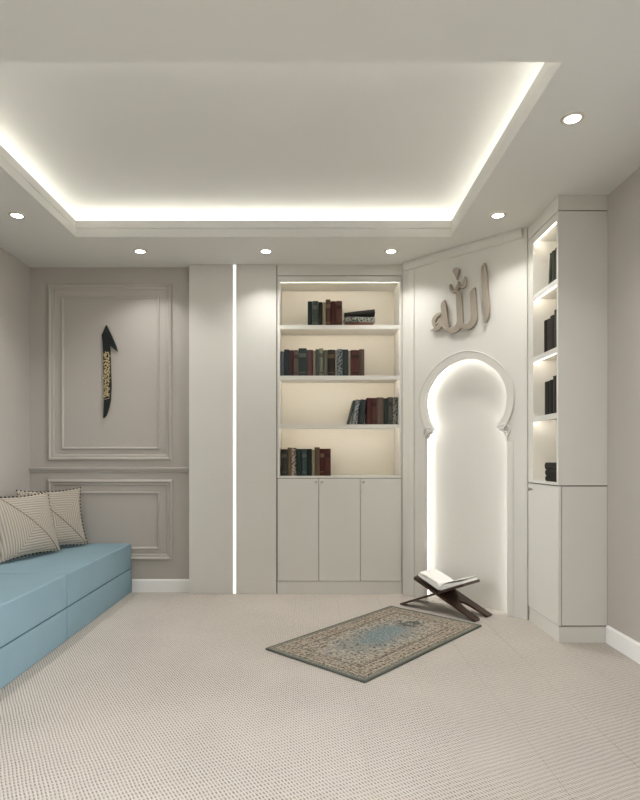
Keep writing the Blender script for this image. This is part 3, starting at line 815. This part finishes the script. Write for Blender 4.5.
row([(172, 193, 108, 'dark green', (38, 60, 52)), (193, 222, 110, 'grey-green', (84, 102, 90), False, (120, 128, 112)), (222, 240, 106, 'dark olive', (58, 60, 46)),
     (240, 255, 104, 'cream', (188, 170, 140)), (255, 277, 117, 'brown', (112, 74, 56), False, (150, 120, 90)), (277, 300, 110, 'dark red', (104, 44, 40)), (300, 330, 110, 'rust brown', (124, 74, 58), False, (90, 50, 40))],
    SHZ[0][0], 325, 'top')
row([(47, 64, 108, 'blue-grey', (92, 106, 112)), (64, 88, 117, 'dark slate', (46, 58, 62)), (88, 108, 114, 'wine red', (86, 48, 50)), (108, 130, 114, 'tan brown', (122, 98, 84), False, (90, 70, 58)),
     (130, 168, 122, 'wide dark green', (54, 72, 66), False, (100, 110, 98)), (168, 198, 116, 'rose brown', (112, 70, 70)), (198, 208, 112, 'thin tan', tan), (208, 224, 118, 'slate green', (74, 92, 86)),
     (224, 244, 122, 'pale olive', (146, 144, 118), False, (100, 98, 76)), (244, 264, 114, 'olive', (104, 104, 84)), (264, 298, 116, 'dark brown', (54, 44, 36), False, (110, 90, 60)), (298, 306, 114, 'thin cream', (186, 172, 146)),
     (306, 332, 118, 'marbled black and white', (40, 48, 50), True), (332, 358, 117, 'dark grey-green', (58, 70, 66)), (358, 368, 112, 'thin ivory', (190, 176, 150)), (368, 408, 114, 'wide rust', (108, 58, 46), False, (78, 40, 34)), (408, 432, 118, 'walnut brown', (104, 82, 66))],
    SHZ[1][0], 375, 'second')
row([(50, 80, 114, 'grey-brown', (72, 68, 60), False, (110, 104, 90)), (80, 98, 122, 'tan', (146, 116, 88)), (98, 120, 120, 'speckled tan', (110, 92, 72), True), (120, 145, 116, 'dark green', (36, 58, 48)),
     (145, 168, 116, 'slate teal', (74, 100, 96), False, (110, 130, 122)), (168, 192, 116, 'green-black', (34, 48, 42)), (192, 204, 112, 'thin cream', (188, 172, 140)), (204, 228, 123, 'tall tan-brown', (126, 98, 72)),
     (228, 250, 117, 'dark red', (100, 38, 34), False, (150, 110, 80)), (250, 278, 117, 'red-brown', (112, 50, 42), False, (80, 34, 30))],
    ZB1, 475, 'lowest')
# third shelf: upright books with three leaning against them
s3 = [(443, 462, 116, 'dark red', (98, 44, 42)), (462, 488, 116, 'red-brown', (116, 58, 48), False, (80, 40, 34)), (488, 521, 118, 'tan-brown', (126, 102, 86)), (521, 540, 114, 'dark green', (50, 64, 56)),
      (540, 562, 119, 'olive-grey', (108, 104, 92), False, (70, 68, 58)), (562, 585, 118, 'speckled dark grey', (60, 62, 54), True)]
yf = Y0 + 0.055
for i, s_ in enumerate(s3):
    a, b, hp, nm, col = s_[:5]; patt = s_[5] if len(s_) > 5 else False; band_ = s_[6] if len(s_) > 6 else None
    X0_ = (zx(a) - VX) / FPX * yf; X1_ = (zx(b) - VX) / FPX * yf
    book(f'{nm} book, {ORD[i]} upright after the leaning books on the third shelf', ((X0_ + X1_) / 2, yf + 0.003 * (i % 3), SHZ[2][0] + 0.0008), X1_ - X0_ - 0.0012, 0.15, hp * 0.21875 / FPX * yf * 1.06, col, patt, 0, 0, band_, 'books on the third shelf')
# leaning ones: right face touches the neighbour at its top
def leaning(label, x_contact_top, wd, ht, tilt, col, patt=False):
    """place so that the lower right corner stands on the shelf and the top right corner reaches x_contact_top"""
    ct, sn = math.cos(tilt), math.sin(tilt)
    xr_bottom = x_contact_top - ht * sn
    # base centre of the rotated book: lower right corner = c + (wd/2*ct, -wd/2*sn)
    book(label, (xr_bottom - wd / 2 * ct, yf + 0.004, SHZ[2][0] + 0.0008 + wd / 2 * sn), wd, 0.15, ht, col, patt, 0, tilt, None, 'books on the third shelf')
    return xr_bottom - wd / ct
xu = (zx(443) - VX) / FPX * yf - 0.002
leaning('dark slate book leaning slightly against the upright books on the third shelf', xu, 0.046, 0.208, math.radians(6), (58, 68, 70))
leaning('marbled grey book leaning in the middle of three tilted books, third shelf', xu - 0.051, 0.036, 0.208, math.radians(10), (62, 70, 70), True)
leaning('thin green book with the steepest lean, third shelf', xu - 0.090, 0.020, 0.206, math.radians(14.5), (70, 88, 78))

# books lying flat
def flat_book(label, loc, ln, dp, th, col, patt, rotz, tip=0.0, group=None):
    """book lying on its side: spine towards local -y, length ln along x"""
    t = thing('book', label, 'book', loc, 0, group); t.rotation_euler = (Matrix.Rotation(rotz, 3, 'Z') @ Matrix.Rotation(-tip, 3, 'Y')).to_euler()
    c = 0.003; pl = [(dp, 0), (0.006, 0), (0.001, th * 0.15), (-0.002, th / 2), (0.001, th * 0.85), (0.006, th), (dp, th), (dp, th - c), (0.008, th - c), (0.008, c), (dp, c)]
    bm = bmesh.new(); prism_into(bm, [(-ln / 2, a, b) for a, b in pl], (ln, 0, 0)); mesh_obj('cover', bm, book_mat(col, patt), t)
    box('page_block', (-ln / 2 + 0.004, ln / 2 - 0.004, 0.0085, dp - 0.005, c + 0.0003, th - c - 0.0003), M['pages'], t)
xa = (345.5 - VX) / FPX * yf; xb = (373 - VX) / FPX * yf
z = SHZ[0][0] + 0.0008
flat_book('rust book lying flat at the bottom of the top shelf stack', ((xa + xb) / 2 - 0.003, yf, z), xb - xa, 0.16, 0.034, (132, 78, 54), False, 0, 0, 'flat books on the top shelf'); z += 0.0348
flat_book('marbled grey book lying flat in the middle of the top shelf stack', ((xa + xb) / 2 + 0.010, yf, z), 0.245, 0.16, 0.046, (70, 72, 62), True, math.radians(4), 0, 'flat books on the top shelf'); z += 0.0468
flat_book('black book lying tilted on the top of the top shelf stack', ((xa + xb) / 2 + 0.004, yf, z + 0.0135), 0.255, 0.165, 0.034, (46, 42, 36), False, math.radians(-4), math.radians(6), 'flat books on the top shelf')

# narrow bookshelf: spines face the room (-x)
def tower_row(spec, zs, shelf, lean=0):
    y = TYN + 0.030
    for i, (wd, ht, nm, col, patt) in enumerate(spec):
        wd *= 1.22
        book(f'{nm} book, {ORD[len(spec) - 1 - i + lean]} from the niche side, {shelf} shelf of the narrow bookshelf', (TX + 0.014, y + wd / 2, zs + 0.0008), wd - 0.0012, 0.15, ht, col, patt, -PI / 2, 0, None, f'books on the {shelf} shelf of the narrow bookshelf')
        y += wd
    return y
y = tower_row([(0.045, 0.200, 'dark moss green', (52, 58, 42), False), (0.040, 0.196, 'olive green', (66, 72, 50), False)], SHZ[0][0], 'top', 1)
tl = math.radians(7)
book('pale green book leaning on the others on the top shelf of the narrow bookshelf', (TX + 0.014, y + 0.0265 + 0.011, SHZ[0][0] + 0.003), 0.022, 0.15, 0.196, (118, 126, 96), False, -PI / 2, tl, None, 'books on the top shelf of the narrow bookshelf')
tower_row([(0.055, 0.236, 'grey-green', (72, 78, 66), False), (0.050, 0.214, 'dark grey', (62, 58, 52), False), (0.030, 0.206, 'dark tan', (92, 78, 62), False), (0.045, 0.208, 'blackish brown', (42, 34, 28), False)], SHZ[1][0], 'second')
tower_row([(0.032, 0.234, 'charcoal', (52, 48, 42), False), (0.036, 0.232, 'dark umber', (70, 60, 50), False), (0.045, 0.214, 'black', (34, 30, 26), False), (0.060, 0.212, 'dark brown', (50, 42, 34), False)], SHZ[2][0], 'third')
z = 0.966 + 0.0008
for lb, th, ln, col in (('black book at the bottom of the flat stack in the narrow bookshelf', 0.034, 0.190, (40, 36, 30)), ('dark brown book in the middle of the flat stack in the narrow bookshelf', 0.040, 0.192, (52, 46, 38)),
                        ('charcoal book on the top of the flat stack in the narrow bookshelf', 0.044, 0.205, (46, 42, 36))):
    flat_book(lb, (TX + 0.016, TYN + 0.0245 + 0.105, z), ln, 0.15, th, col, False, -PI / 2, 0, 'flat books in the narrow bookshelf'); z += th + 0.0008
